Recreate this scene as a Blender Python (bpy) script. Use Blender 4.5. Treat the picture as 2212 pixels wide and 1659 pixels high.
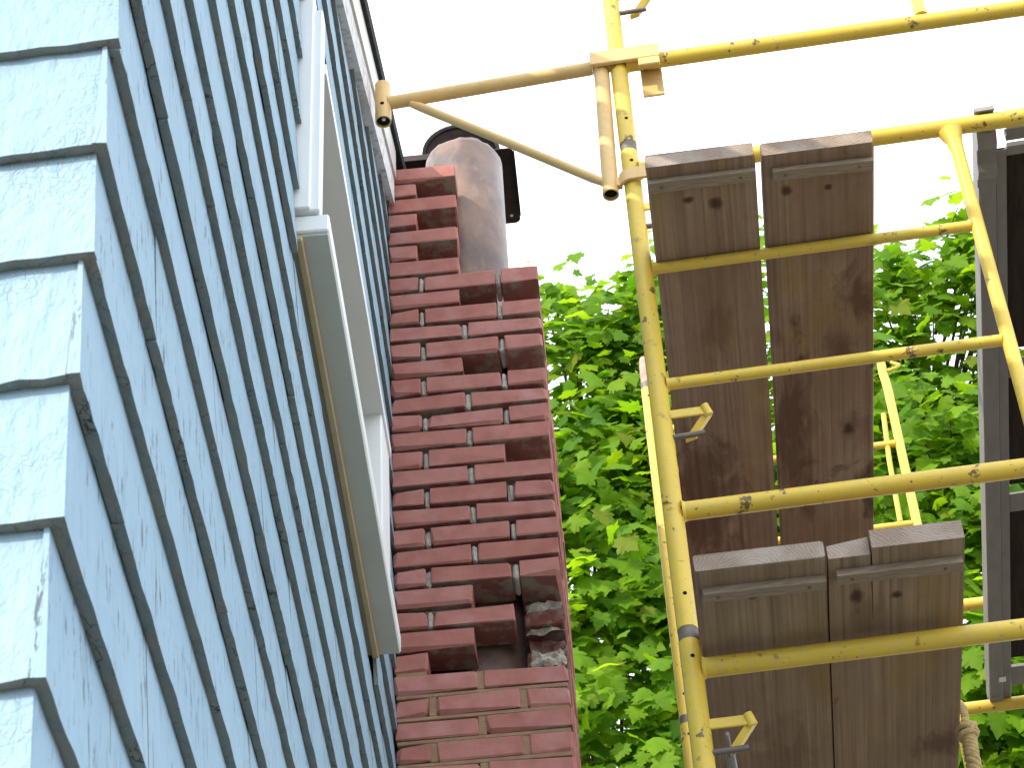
import bpy, math, random
import numpy as np
from mathutils import Vector, Matrix
R = random.Random(7)
rad = math.radians
scene = bpy.context.scene
for o in list(bpy.data.objects): bpy.data.objects.remove(o)
C = scene.collection

# ------------------------------------------------------------------ camera, sky, sun, exposure
CAMZ = 1.731
PITCH, ROLL = rad(42.963), rad(3.6244)
cam_d = bpy.data.cameras.new('camera'); cam = bpy.data.objects.new('camera', cam_d); C.objects.link(cam)
fw = Vector((0, math.cos(PITCH), math.sin(PITCH))); up0 = Vector((0, -math.sin(PITCH), math.cos(PITCH))); r0 = Vector((1, 0, 0))
cr = r0*math.cos(ROLL) - up0*math.sin(ROLL)
cu = up0*math.cos(ROLL) + r0*math.sin(ROLL)
cam.matrix_world = Matrix(((cr.x, cu.x, -fw.x, 0), (cr.y, cu.y, -fw.y, 0), (cr.z, cu.z, -fw.z, CAMZ), (0, 0, 0, 1)))
cam_d.sensor_width = 36.0; cam_d.lens = 36.0*4950/2212
cam_d.clip_start = 0.05; cam_d.clip_end = 2000
cam_d.dof.use_dof = True; cam_d.dof.focus_distance = 6.1; cam_d.dof.aperture_fstop = 34
scene.camera = cam

SUN_AZ, SUN_EL = 225.0, 31.0        # compass from +Y clockwise
w = bpy.data.worlds.new('World'); scene.world = w; w.use_nodes = True
nt = w.node_tree; nt.nodes.clear()
sky = nt.nodes.new('ShaderNodeTexSky'); sky.sky_type = 'NISHITA'; sky.sun_disc = False
sky.sun_elevation = rad(SUN_EL); sky.sun_rotation = rad(SUN_AZ)
sky.air_density = 1.0; sky.dust_density = 4.0; sky.ozone_density = 1.0
veil = nt.nodes.new('ShaderNodeMix'); veil.data_type = 'RGBA'; veil.inputs[0].default_value = .85; veil.inputs[7].default_value = (8.8, 9.6, 10.6, 1)   # thin bright haze over the whole sky
bg = nt.nodes.new('ShaderNodeBackground'); bg.inputs[1].default_value = 0.13
wo = nt.nodes.new('ShaderNodeOutputWorld'); nt.links.new(sky.outputs[0], veil.inputs[6]); nt.links.new(veil.outputs[2], bg.inputs[0]); nt.links.new(bg.outputs[0], wo.inputs[0])
sd = bpy.data.lights.new('sun', 'SUN'); sd.energy = 2.05; sd.angle = rad(0.53); sd.color = (1.0, 0.90, 0.76)
sun = bpy.data.objects.new('sun', sd); C.objects.link(sun)
ts = Vector((math.sin(rad(SUN_AZ))*math.cos(rad(SUN_EL)), math.cos(rad(SUN_AZ))*math.cos(rad(SUN_EL)), math.sin(rad(SUN_EL))))
sun.rotation_euler = ts.to_track_quat('Z', 'Y').to_euler(); sun.location = (-20, -20, 30)
scene.view_settings.view_transform = 'Standard'; scene.view_settings.look = 'None'
scene.view_settings.exposure = 1.15; scene.view_settings.gamma = 1.0; scene.view_settings.use_curve_mapping = False
scene.cycles.max_bounces = 8; scene.cycles.transmission_bounces = 6

def project(p):                      # fraction of the frame, for choosing which pieces are near enough to be built singly
    d = Vector(p) - Vector((0, 0, CAMZ)); z = d.dot(fw)
    if z < 0.05: return (9, 9)
    s = 4950/2212/z
    return (0.5 + d.dot(cr)*s, 0.5 - d.dot(cu)*s*4/3)

# ------------------------------------------------------------------ helpers
class MB:
    def __init__(s): s.v = []; s.f = []; s.m = []; s.sm = []
    def add(s, vs, fs, mat=0, smooth=False):
        b = len(s.v); s.v += [tuple(p) for p in vs]
        for f in fs: s.f.append([b+i for i in f]); s.m.append(mat); s.sm.append(smooth)
    def box(s, a, b, mat=0):
        (x0, y0, z0), (x1, y1, z1) = a, b
        s.add([(x0,y0,z0),(x1,y0,z0),(x1,y1,z0),(x0,y1,z0),(x0,y0,z1),(x1,y0,z1),(x1,y1,z1),(x0,y1,z1)],
              [(0,3,2,1),(4,5,6,7),(0,1,5,4),(1,2,6,5),(2,3,7,6),(3,0,4,7)], mat)
    def hexa(s, p, mat=0):           # eight corners, bottom ring then top ring
        s.add(p, [(0,3,2,1),(4,5,6,7),(0,1,5,4),(1,2,6,5),(2,3,7,6),(3,0,4,7)], mat)
    def bbox(s, a, b, bev=.003, jit=0., rnd=R, chip=0., mat=0):   # box with bevelled, slightly uneven edges
        a = Vector(a); b = Vector(b); c = (a+b)/2; h = (b-a)/2
        idx = {}; vs = []
        for sx in (-1,1):
            for sy in (-1,1):
                for sz in (-1,1):
                    e = bev*(1+rnd.random()*.5)
                    if rnd.random() < chip: e = bev*(2.5+3*rnd.random())
                    for k in range(3):
                        d = [h.x-e, h.y-e, h.z-e]; d[k] = h[k]
                        p = Vector((c.x+sx*d[0], c.y+sy*d[1], c.z+sz*d[2]))
                        p += Vector([rnd.uniform(-jit, jit) for _ in range(3)])
                        idx[(sx,sy,sz,k)] = len(vs); vs.append(p)
        fs = []; I = idx
        for k in range(3):
            for s1 in (-1,1):
                q = []
                for (a1,b1) in ((-1,-1),(1,-1),(1,1),(-1,1)):
                    t = [0,0,0]; t[k] = s1; t[(k+1)%3] = a1; t[(k+2)%3] = b1; q.append(I[(t[0],t[1],t[2],k)])
                fs.append(q if s1 > 0 else q[::-1])
        for k in range(3):               # edge strips, edge runs along axis k
            i, j = (k+1)%3, (k+2)%3
            for a1 in (-1,1):
                for b1 in (-1,1):
                    t0 = [0,0,0]; t0[k] = -1; t0[i] = a1; t0[j] = b1; t1 = list(t0); t1[k] = 1
                    q = [I[(*t0,i)], I[(*t1,i)], I[(*t1,j)], I[(*t0,j)]]
                    fs.append(q if a1*b1 < 0 else q[::-1])
        for sx in (-1,1):
            for sy in (-1,1):
                for sz in (-1,1):
                    q = [I[(sx,sy,sz,0)], I[(sx,sy,sz,1)], I[(sx,sy,sz,2)]]
                    fs.append(q if sx*sy*sz > 0 else q[::-1])
        s.add(vs, fs, mat)
    def tube(s, pts, r, n=16, cap0=True, cap1=True, mat=0, inner=None, squash=None):
        pts = [Vector(p) for p in pts]; rs = r if isinstance(r, (list, tuple)) else [r]*len(pts)
        rings = []; ref = None
        for i, p in enumerate(pts):
            t = (pts[min(i+1, len(pts)-1)] - pts[max(i-1, 0)]).normalized()
            if ref is None:
                ref = Vector((0,0,1)) if abs(t.z) < .9 else Vector((0,1,0))
            x = (ref - t*ref.dot(t)).normalized(); ref = x; y = t.cross(x)
            rings.append([p + x*(rs[i]*math.cos(2*math.pi*k/n)) + y*(rs[i]*math.sin(2*math.pi*k/n)*(squash or 1)) for k in range(n)])
        vs = [q for g in rings for q in g]; fs = []
        for i in range(len(pts)-1):
            for k in range(n):
                fs.append((i*n+k, i*n+(k+1)%n, (i+1)*n+(k+1)%n, (i+1)*n+k))
        s.add(vs, fs, mat, True)
        for end, on in ((0, cap0), (1, cap1)):
            if on:
                g = rings[0][::-1] if end == 0 else rings[-1]
                s.add(g, [tuple(range(n))], mat)
            elif inner:                  # an open tube end: rim and a dark bore
                i0 = 0 if end == 0 else len(pts)-1
                t = (pts[1]-pts[0]).normalized() if end == 0 else (pts[-2]-pts[-1]).normalized()
                g = rings[i0]; p = pts[i0]
                gi = [p + (q-p)*.84 for q in g]; gd = [q + t*inner for q in gi]
                b = g + gi + gd
                f = []
                for k in range(n):
                    k2 = (k+1)%n
                    f.append((k, n+k, n+k2, k2) if end == 0 else (k2, n+k2, n+k, k))
                    f.append((n+k, 2*n+k, 2*n+k2, n+k2) if end == 0 else (n+k2, 2*n+k2, 2*n+k, n+k))
                f.append(tuple(range(2*n, 3*n)) if end == 1 else tuple(range(3*n-1, 2*n-1, -1)))
                s.add(b, f, mat)
    def prism(s, prof, axis, a, b, mat=0, smooth=False):    # profile in the two other axes, swept along axis from a to b
        n = len(prof)
        def mk(q, t):
            p = [q[0], q[1]]; p.insert(axis, t); return p
        vs = [mk(q, a) for q in prof] + [mk(q, b) for q in prof]
        fs = [(i, (i+1)%n, n+(i+1)%n, n+i) for i in range(n)]
        s.add(vs, fs, mat, smooth); s.add(vs[:n], [tuple(range(n-1,-1,-1))], mat); s.add(vs[n:], [tuple(range(n))], mat)
    def build(s, name, mats, parent=None, center=True, loc=None):
        me = bpy.data.meshes.new(name)
        v = np.array(s.v, float)
        c = (v.min(0)+v.max(0))/2 if center and loc is None else np.array(loc if loc is not None else (0,0,0), float)
        me.from_pydata((v-c).tolist(), [], s.f)
        for m in (mats if isinstance(mats, (list, tuple)) else [mats]): me.materials.append(m)
        me.polygons.foreach_set('material_index', s.m); me.polygons.foreach_set('use_smooth', s.sm)
        me.update()
        o = bpy.data.objects.new(name, me); C.objects.link(o); o.location = c
        if parent: o.parent = parent
        return o
def tag(o, label=None, cat=None, group=None, kind=None):
    for k, x in (('label', label), ('category', cat), ('group', group), ('kind', kind)):
        if x: o[k] = x
    return o
def thing(name, label, cat, loc, rz=0., group=None):
    o = bpy.data.objects.new(name, None); o.empty_display_size = .1; C.objects.link(o)
    o.location = loc; o.rotation_euler = (0, 0, rz); return tag(o, label, cat, group)
def axes(az):
    a = rad(az); return Vector((math.cos(a), -math.sin(a), 0)), Vector((math.sin(a), math.cos(a), 0))
class Fr:                                # a frame turned by az about the camera foot; z measured from camera height
    def __init__(s, az): s.az = az; s.x, s.y = axes(az)
    def w(s, u, v, z): return s.x*u + s.y*v + Vector((0, 0, z+CAMZ))
    def thing(s, name, label, cat, base, group=None):
        o = thing(name, label, cat, s.w(*base), -rad(s.az), group); s.b = Vector(base); return o
def copy_tree(o, parent=None):
    c = o.copy(); C.objects.link(c)
    if parent: c.parent = parent
    for ch in list(o.children): copy_tree(ch, c)
    return c

# ------------------------------------------------------------------ materials
class Mat:
    def __init__(s, name, rough=.6, spec=.3, metal=0.):
        s.m = bpy.data.materials.new(name); s.m.use_nodes = True; s.t = s.m.node_tree; s.n = s.t.nodes
        s.p = s.n['Principled BSDF']; s.p.inputs['Roughness'].default_value = rough
        s.p.inputs['Specular IOR Level'].default_value = spec; s.p.inputs['Metallic'].default_value = metal
    def node(s, t, **k):
        n = s.n.new(t)
        for a, b in k.items(): setattr(n, a, b)
        return n
    def lk(s, a, b): s.t.links.new(a, b)
    def coord(s, kind, scale=(1,1,1), loc=(0,0,0)):
        if kind == 'pos': o = s.node('ShaderNodeNewGeometry').outputs['Position']
        else: o = s.node('ShaderNodeTexCoord').outputs['Object']
        mp = s.node('ShaderNodeMapping'); mp.inputs['Scale'].default_value = scale; mp.inputs['Location'].default_value = loc
        s.lk(o, mp.inputs[0]); return mp.outputs[0]
    def noise(s, co, scale, detail=4, rough=.55, dist=0.):
        n = s.node('ShaderNodeTexNoise'); n.inputs['Scale'].default_value = scale; n.inputs['Detail'].default_value = detail
        n.inputs['Roughness'].default_value = rough; n.inputs['Distortion'].default_value = dist; s.lk(co, n.inputs['Vector']); return n.outputs['Fac']
    def ramp(s, fac, lo, hi, a=0., b=1.):
        n = s.node('ShaderNodeMapRange'); n.clamp = True
        for i, x in enumerate((lo, hi, a, b)): n.inputs[i+1].default_value = x
        s.lk(fac, n.inputs[0]); return n.outputs[0]
    def mix(s, fac, a, b, mode='MIX'):
        n = s.node('ShaderNodeMix', data_type='RGBA', blend_type=mode)
        for k, x in ((0, fac), (6, a), (7, b)):
            if isinstance(x, (int, float)): n.inputs[k].default_value = x
            elif isinstance(x, tuple): n.inputs[k].default_value = (*x, 1)
            else: s.lk(x, n.inputs[k])
        return n.outputs[2]
    def math(s, op, a, b=0.):
        n = s.node('ShaderNodeMath', operation=op)
        for k, x in ((0, a), (1, b)):
            if isinstance(x, (int, float)): n.inputs[k].default_value = x
            else: s.lk(x, n.inputs[k])
        return n.outputs[0]
    def rnd(s): return s.node('ShaderNodeObjectInfo').outputs['Random']
    def col(s, c):
        if isinstance(c, tuple): s.p.inputs['Base Color'].default_value = (*c, 1)
        else: s.lk(c, s.p.inputs['Base Color'])
        return s
    def bump(s, h, strength, dist=.01):
        b = s.node('ShaderNodeBump'); b.inputs['Strength'].default_value = strength; b.inputs['Distance'].default_value = dist
        s.lk(h, b.inputs['Height'])
        prev = getattr(s, 'lastb', None)
        if prev: s.lk(prev, b.inputs['Normal'])
        s.lastb = b.outputs[0]; s.lk(b.outputs[0], s.p.inputs['Normal']); return s

def m_shingle(name, front):
    M = Mat(name, .62, .25)
    big = M.noise(M.coord('pos'), 3.2, 3); mid = M.noise(M.coord('pos', (1,1,.35)), 38, 4)
    c = M.mix(M.ramp(big, .3, .7), (.248,.368,.458), (.278,.40,.49))
    c = M.mix(M.ramp(mid, .45, .75, 0, .35), c, (.33,.46,.55))
    c = M.mix(M.math('MULTIPLY', M.rnd(), .25), c, (.22,.345,.445))
    gro = M.noise(M.coord('pos', (150,150,5)), 1., 3, .6)
    fl = M.noise(M.coord('pos', (75,75,14), (3,1,7)), 1., 5, .7); fl2 = M.noise(M.coord('pos'), 5.5, 2)
    fleck = M.math('MULTIPLY', M.ramp(fl,   .69 if front else .585, .73 if front else .62), M.ramp(fl2, .36, .56, .15, 1))
    c = M.mix(M.math('MULTIPLY', fleck, .85), c, (.07,.085,.09))
    ed = M.node('ShaderNodeTexVoronoi', feature='DISTANCE_TO_EDGE'); ed.inputs['Scale'].default_value = 105.
    wv = M.node('ShaderNodeMix', data_type='VECTOR'); wv.inputs[0].default_value = .045
    co = M.coord('pos', (1,1,.75)); nz = M.node('ShaderNodeTexNoise'); nz.inputs['Scale'].default_value = 22; M.lk(co, nz.inputs['Vector'])
    M.lk(co, wv.inputs[4]); M.lk(nz.outputs['Color'], wv.inputs[5]); M.lk(wv.outputs[1], ed.inputs['Vector'])
    crk = M.ramp(ed.outputs['Distance'], 0.0, .10)
    msk = M.ramp(M.noise(M.coord('pos', (1,1,1), (9,2,4)), 6, 4), .50, .66)
    crack = M.math('MULTIPLY', M.math('SUBTRACT', 1., crk), msk)
    ln = M.noise(M.coord('pos', (26,26,.9), (2,5,3)), 1., 2, .5); lm = M.noise(M.coord('pos', (1,1,1), (3,3,1)), 7, 3)
    line = M.math('MULTIPLY', M.ramp(M.math('ABSOLUTE', M.math('SUBTRACT', ln, .5)), 0., .010, 1, 0), M.ramp(lm, .50, .58))
    if not front: c = M.mix(M.math('MULTIPLY', line, .75), c, (.07,.09,.10))
    if front: c = M.mix(M.math('MULTIPLY', M.ramp(crack, .75, 1.), .14), c, (.13,.18,.2))
    M.col(c)
    M.bump(gro, .35 if front else .5, .003)
    M.bump(M.noise(M.coord('pos', (1,1,.5)), 60, 4), 1.1 if front else .4, .005)
    if front: M.bump(M.math('SUBTRACT', 1., crack), .42, .003)
    return M.m
SH_F, SH_G = m_shingle('painted_shingle_front', True), m_shingle('painted_shingle_gable', False)
def simple(name, c1, c2, sc=12., rough=.6, spec=.3, metal=0., bump=.3, bsc=90., bd=.003, kind='pos', stretch=(1,1,1), lo=.35, hi=.65):
    M = Mat(name, rough, spec, metal); M.col(M.mix(M.ramp(M.noise(M.coord(kind, stretch), sc, 5), lo, hi), c1, c2))
    if bump: M.bump(M.noise(M.coord(kind, stretch), bsc, 5), bump, bd)
    return M.m
def m_butt():
    M = Mat('weathered_butt', .9, .1)
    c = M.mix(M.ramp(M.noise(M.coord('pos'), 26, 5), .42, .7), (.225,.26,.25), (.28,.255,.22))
    cr_ = M.ramp(M.math('ABSOLUTE', M.math('SUBTRACT', M.noise(M.coord('pos', (1,1,.4)), 34, 3), .5)), 0., .022, 1, 0)
    c = M.mix(M.math('MULTIPLY', cr_, M.ramp(M.noise(M.coord('pos', (1,1,1), (4,9,2)), 14, 2), .52, .64)), c, (.06,.06,.06))
    M.col(c); M.bump(M.noise(M.coord('pos'), 70, 5, .65), .7, .005); M.bump(M.math('SUBTRACT', 1., cr_), .5, .003); return M.m
BUTT = m_butt()
def m_trim(name, a, b):
    M = Mat(name, .42, .4); n = M.noise(M.coord('pos'), 7, 5)
    c = M.mix(M.ramp(n, .35, .7), a, b); d = M.noise(M.coord('pos', (1,1,1), (4,4,4)), 70, 4, .7)
    c = M.mix(M.ramp(d, .70, .76, 0, .6), c, (.25,.23,.2)); M.col(c); M.bump(M.noise(M.coord('pos'), 40, 3), .12, .002); return M.m
WHITE = m_trim('white_vinyl', (.80,.81,.80), (.76,.77,.75))
BEIGE = m_trim('beige_fascia_paint', (.62,.60,.55), (.55,.53,.48))
RAKE = simple('worn_white_rake', (.68,.67,.66), (.36,.30,.27), 34, .75, .2, bump=.5, stretch=(1,1,1), lo=.48, hi=.72)
CAULK = simple('tan_caulk', (.55,.46,.29), (.48,.40,.24), 20, .7)
ROOF = simple('asphalt_roof', (.025,.025,.028), (.05,.05,.05), 60, .9, .1)
def m_brick():
    M = Mat('red_brick', .82, .2); r = M.rnd()
    c = M.mix(r, (.385,.15,.12), (.435,.19,.158))
    n = M.noise(M.coord('pos'), 16, 5); c = M.mix(M.ramp(n, .40, .72, 0, .75), c, (.30,.105,.082))
    bl = M.noise(M.coord('pos', (1,1,1), (5,7,1)), 11, 4); c = M.mix(M.ramp(bl, .52, .72, 0, .45), c, (.47,.25,.235))
    sp = M.noise(M.coord('pos', (1,1,1), (1,2,9)), 150, 3, .6); c = M.mix(M.ramp(sp, .70, .76, 0, .55), c, (.11,.045,.035))
    wh = M.noise(M.coord('pos', (1,1,1), (8,2,3)), 120, 2, .5); c = M.mix(M.math('MULTIPLY', M.ramp(wh, .74, .78), M.ramp(bl, .5, .6)), c, (.6,.55,.5))
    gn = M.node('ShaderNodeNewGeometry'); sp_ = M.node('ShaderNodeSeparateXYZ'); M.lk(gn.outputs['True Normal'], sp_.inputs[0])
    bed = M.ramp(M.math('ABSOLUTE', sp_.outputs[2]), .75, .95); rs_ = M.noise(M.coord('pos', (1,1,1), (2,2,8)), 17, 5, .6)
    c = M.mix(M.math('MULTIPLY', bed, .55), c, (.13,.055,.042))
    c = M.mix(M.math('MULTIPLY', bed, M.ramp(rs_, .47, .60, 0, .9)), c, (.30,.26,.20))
    M.col(c); M.bump(M.noise(M.coord('pos'), 240, 4, .65), .35, .002); M.bump(M.noise(M.coord('pos'), 40, 3), .35, .003); return M.m
BRICK = m_brick()
def m_oldbrick():
    M = Mat('rough_inner_brick', .9, .1)
    n = M.noise(M.coord('pos'), 22, 5, .6); c = M.mix(M.ramp(n, .42, .62), (.13,.045,.034), (.20,.15,.12))
    M.col(c); M.bump(M.noise(M.coord('pos'), 90, 5, .7), .9, .006); return M.m
INNER = m_oldbrick()
M_LIGHT = simple('pale_mortar', (.47,.44,.38), (.33,.30,.25), 70, .9, .1, bump=.8, bsc=220)
M_DARK = simple('shaded_raked_mortar', (.20,.17,.13), (.12,.095,.07), 45, .95, .05, bump=.9, bsc=160)  # dark brown-grey puts the shade of the deep joints into the colour
M_TAN = simple('tan_mortar', (.33,.215,.13), (.27,.17,.10), 30, .9, .1, bump=.7, bsc=200)
def m_flue():
    M = Mat('clay_flue', .40, .32)
    n = M.noise(M.coord('pos'), 7, 5, .6); c = M.mix(M.ramp(n, .35, .65), (.24,.145,.105), (.12,.088,.077))
    n2 = M.noise(M.coord('pos', (1,1,.6), (2,8,1)), 14, 6, .65, .6); c = M.mix(M.ramp(n2, .50, .68, 0, .85), c, (.27,.20,.16))
    n3 = M.noise(M.coord('pos', (1,1,.4), (6,1,3)), 9, 4, .6); c = M.mix(M.ramp(n3, .55, .75, 0, .6), c, (.06,.052,.05))
    M.col(c); M.bump(n2, .45, .008); M.bump(M.noise(M.coord('pos'), 120, 4), .2, .002); return M.m
FLUE = m_flue()
DARKM = simple('sooty_sheet_metal', (.028,.024,.026), (.06,.032,.026), 24, .55, .4, .4, bump=.2)
GREYM = simple('grey_metal', (.33,.33,.34), (.22,.21,.21), 30, .5, .4, .6, bump=.2)
def m_steel(name, c1, c2, chip, amount):
    M = Mat(name, .42, .4)
    n = M.noise(M.coord('pos'), 6, 4); c = M.mix(M.ramp(n, .35, .65), c1, c2)
    sc = M.noise(M.coord('pos', (1,1,1), (2,5,1)), 26, 5, .65); ms = M.noise(M.coord('pos', (1,1,1), (7,1,1)), 5.5, 3)
    k = M.math('MULTIPLY', M.ramp(sc, .66-amount, .70-amount), M.ramp(ms, .38, .55, .25, 1))
    sc2 = M.noise(M.coord('pos', (1,1,1), (1,9,4)), 90, 4, .6); k2 = M.ramp(sc2, .71-amount*.6, .74-amount*.6)
    gr = M.noise(M.coord('pos', (1,1,1), (3,3,8)), 48, 6, .7); c = M.mix(M.ramp(gr, .5, .72, 0, .45), c, (.46,.36,.2))
    kk = M.math('MAXIMUM', k, k2)
    c = M.mix(M.math('MULTIPLY', kk, .9), c, chip); M.col(c)
    M.bump(M.math('SUBTRACT', 1., kk), .4, .002); M.bump(M.noise(M.coord('pos'), 45, 4), .12, .003); return M.m
YEL = m_steel('yellow_enamel', (.72,.50,.058), (.66,.465,.055), (.085,.045,.038), .055)
YEL2 = m_steel('yellow_enamel_clean', (.76,.53,.065), (.70,.49,.06), (.12,.07,.05), 0.)
PEACH = m_steel('ochre_enamel', (.72,.47,.18), (.64,.41,.15), (.20,.12,.07), -.08)
BORE_SHADE = simple('bore_shade_black', (.012,.011,.01), (.02,.016,.014), 30, .9, .05, bump=0)  # near-black that paints the shade inside holes and tube ends
PIN = simple('bare_pin', (.14,.125,.115), (.21,.165,.125), 40, .6, .4, .5)
def m_wood(name, base, dark, spots, stain, seed, wet=()):
    M = Mat(name, .8, .15)
    co = M.coord('obj', (1,1,1), seed)
    g1 = M.noise(M.coord('obj', (95,1.0,95), seed), 1., 5, .6, .3); g2 = M.noise(M.coord('obj', (9,1.1,9), seed), 1., 4, .6)
    c = M.mix(M.ramp(g1, .38, .66), base, tuple(x*.48 for x in base)); c = M.mix(M.ramp(g2, .4, .7, 0, .75), c, dark)
    yl = M.noise(M.coord('obj', (5,2.2,5), (seed[0]+3, seed[1], 2)), 1., 4, .6)
    c = M.mix(M.ramp(yl, .54, .70, 0, .5), c, (.34,.22,.03))
    bl = M.noise(M.coord('obj', (6,3,6), (seed[1], 4, seed[0])), 1., 5, .65); c = M.mix(M.ramp(bl, .46, .64, 0, .6), c, dark); c = M.mix(M.ramp(bl, .44, .30, 0, .35), c, (.45,.34,.25))
    st = M.noise(M.coord('obj', (5.5,4.,5.5), (seed[0], seed[1]+6, 1)), 1., 4, .6, .5)
    c = M.mix(M.ramp(st, stain, stain+.05, 0, .7), c, (.06,.028,.018))
    cross = M.noise(M.coord('obj', (14,4,14), seed), 1., 6, .7); c = M.mix(M.ramp(cross, .45, .75, 0, .4), c, (.33,.26,.185))
    for (sx, sy, ra, el, k_) in wet:        # old wet stains with ragged edges
        mp = M.node('ShaderNodeMapping'); tc = M.node('ShaderNodeTexCoord'); M.lk(tc.outputs['Object'], mp.inputs[0])
        mp.inputs['Location'].default_value = (-sx, -sy*el, 0); mp.inputs['Scale'].default_value = (1, el, 0)
        ln = M.node('ShaderNodeVectorMath', operation='LENGTH'); M.lk(mp.outputs[0], ln.inputs[0])
        rg = M.math('MULTIPLY', M.math('SUBTRACT', M.noise(M.coord('obj', (16,7,16), seed), 1., 5, .65, .8), .5), ra*3.2)
        c = M.mix(M.ramp(M.math('ADD', ln.outputs['Value'], rg), ra*.35, ra*1.1, k_, 0), c, (.105,.05,.03))
    for (sx, sy, ra, el) in spots:          # knots: x across, y along the board, measured from its middle
        mp = M.node('ShaderNodeMapping'); tc = M.node('ShaderNodeTexCoord'); M.lk(tc.outputs['Object'], mp.inputs[0])
        mp.inputs['Location'].default_value = (-sx, -sy*el, 0); mp.inputs['Scale'].default_value = (1, el, 0)
        ln = M.node('ShaderNodeVectorMath', operation='LENGTH'); M.lk(mp.outputs[0], ln.inputs[0])
        dd = M.math('ADD', ln.outputs['Value'], M.math('MULTIPLY', M.math('SUBTRACT', M.noise(co, 60, 3), .5), ra*.9))
        c = M.mix(M.ramp(dd, ra*.55, ra*1.25, .85, 0), c, (.055,.03,.02)); c = M.mix(M.ramp(dd, ra*.2, ra*.5, .8, 0), c, (.09,.04,.022))
    M.col(c); M.bump(g1, .4, .002); M.bump(M.noise(co, 130, 4), .25, .002); return M.m
def m_endgrain(name, cx, cz, seed):
    M = Mat(name, .85, .1)
    mp = M.coord('obj', (1, 0, 1), (-cx, 0, -cz))
    ln = M.node('ShaderNodeVectorMath', operation='LENGTH'); M.lk(mp, ln.inputs[0])
    wob = M.noise(M.coord('obj', (1,0,1), seed), 30, 3)
    s = M.math('SINE', M.math('ADD', M.math('MULTIPLY', ln.outputs['Value'], 900.), M.math('MULTIPLY', wob, 22.)))
    c = M.mix(M.ramp(s, -.8, .9), (.31,.235,.18), (.265,.195,.15))
    c = M.mix(M.ramp(M.noise(M.coord('obj', (1,1,1), seed), 14, 4), .4, .65), c, (.38,.31,.255)); M.col(c)
    M.bump(s, .2, .002); M.bump(M.noise(M.coord('obj'), 170, 4, .7), .6, .003); return M.m
CLEAT = simple('weathered_cleat', (.36,.28,.20), (.25,.19,.14), 26, .85, .1, kind='obj', stretch=(1,8,8), bump=.5)
def m_leaf():
    M = Mat('maple_leaf', .55, .18)
    a = M.node('ShaderNodeAttribute', attribute_name='tint'); t = a.outputs['Fac']
    c = M.mix(M.ramp(t, 0, 1), (.045,.145,.008), (.22,.36,.012)); c = M.mix(M.ramp(t, .93, 1.), c, (.20,.22,.02))
    n = M.noise(M.coord('pos'), 30, 3); c = M.mix(M.ramp(n, .4, .7, 0, .4), c, (.09,.22,.008)); M.col(c)
    tr = M.node('ShaderNodeBsdfTranslucent')
    tc = M.mix(M.ramp(t, 0, 1), (.15,.40,.006), (.46,.68,.014)); M.lk(tc, tr.inputs['Color'])
    mx = M.node('ShaderNodeMixShader'); mx.inputs[0].default_value = .5
    out = M.n['Material Output']; M.lk(M.p.outputs[0], mx.inputs[1]); M.lk(tr.outputs[0], mx.inputs[2]); M.lk(mx.outputs[0], out.inputs[0])
    return M.m
LEAF = m_leaf()
BARK = simple('maple_bark', (.13,.10,.08), (.20,.155,.12), 18, .9, .1, bump=.9, bsc=40, bd=.02, stretch=(1,1,.3))
TWIG = simple('twig_bark', (.12,.07,.045), (.17,.10,.06), 20, .8, .1, bump=0)
ALU = simple('dull_aluminium', (.25,.235,.22), (.215,.20,.185), 9, .5, .35, .2, kind='obj', stretch=(3,1,3), bump=.1)
PLY = simple('stained_plywood', (.034,.026,.022), (.055,.040,.032), 10, .85, .1, kind='obj', stretch=(8,1,8), bump=.5, bsc=40)
ROPE = simple('manila_rope', (.50,.37,.18), (.40,.28,.12), 60, .85, .1, bump=.8, bsc=260)
GROUND_TONE = simple('unseen_ground', (.20,.19,.165), (.14,.135,.115), 1.2, .95, .05, bump=.6, bsc=30, bd=.05)  # unseen ground, tone chosen for the light it bounces onto undersides
GLASS = Mat('window_glass', .05, .5).col((.03,.035,.04)).m

# ------------------------------------------------------------------ ground
g = MB(); n = 24
for i in range(n+1):
    for j in range(n+1): g.v.append((-200+400*i/n, -200+400*j/n, 0))
for i in range(n):
    for j in range(n): g.f.append([i*(n+1)+j, (i+1)*(n+1)+j, (i+1)*(n+1)+j+1, i*(n+1)+j+1]); g.m.append(0); g.sm.append(False)
tag(g.build('ground', GROUND_TONE, center=False), kind='structure')

# ------------------------------------------------------------------ house
HF = Fr(1.3); UW = -.4306; VC = 1.51; GZ = -CAMZ; SL = .525
house = HF.thing('shingled_house', 'pale blue shingled house corner rising along the left side', 'house', (UW, VC, GZ))
HB = Vector((UW, VC, GZ))
def H(p): return (p[0]-HB.x, p[1]-HB.y, p[2]-HB.z)
def rake_z(v): return 4.60 + SL*(v-3.291)          # top edge of the roof along the gable
VR, VE = 6.25, 11.0
ZR = rake_z(VR)
def roof_z(v): return rake_z(v) if v <= VR else ZR - SL*(v-VR)
# walls (sheathing behind the shingles)
mb = MB(); u0, u1 = UW-.14, UW-.030
prof = [(VC+.03, GZ), (VE, GZ), (VE, roof_z(VE)-.16), (VR, ZR-.16), (VC+.03, rake_z(VC)-.16)]
mb.prism([H((0, a, b))[1:] for a, b in prof], 0, u0-HB.x, u1-HB.x)
gable = mb.build('wall', BUTT, house)
mb = MB(); a, b = H((UW-7.5, VC+.030, GZ)), H((UW-.141, VC+.14, rake_z(VC)-.2)); mb.box(a, b)
front = mb.build('wall', BUTT, house)
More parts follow.
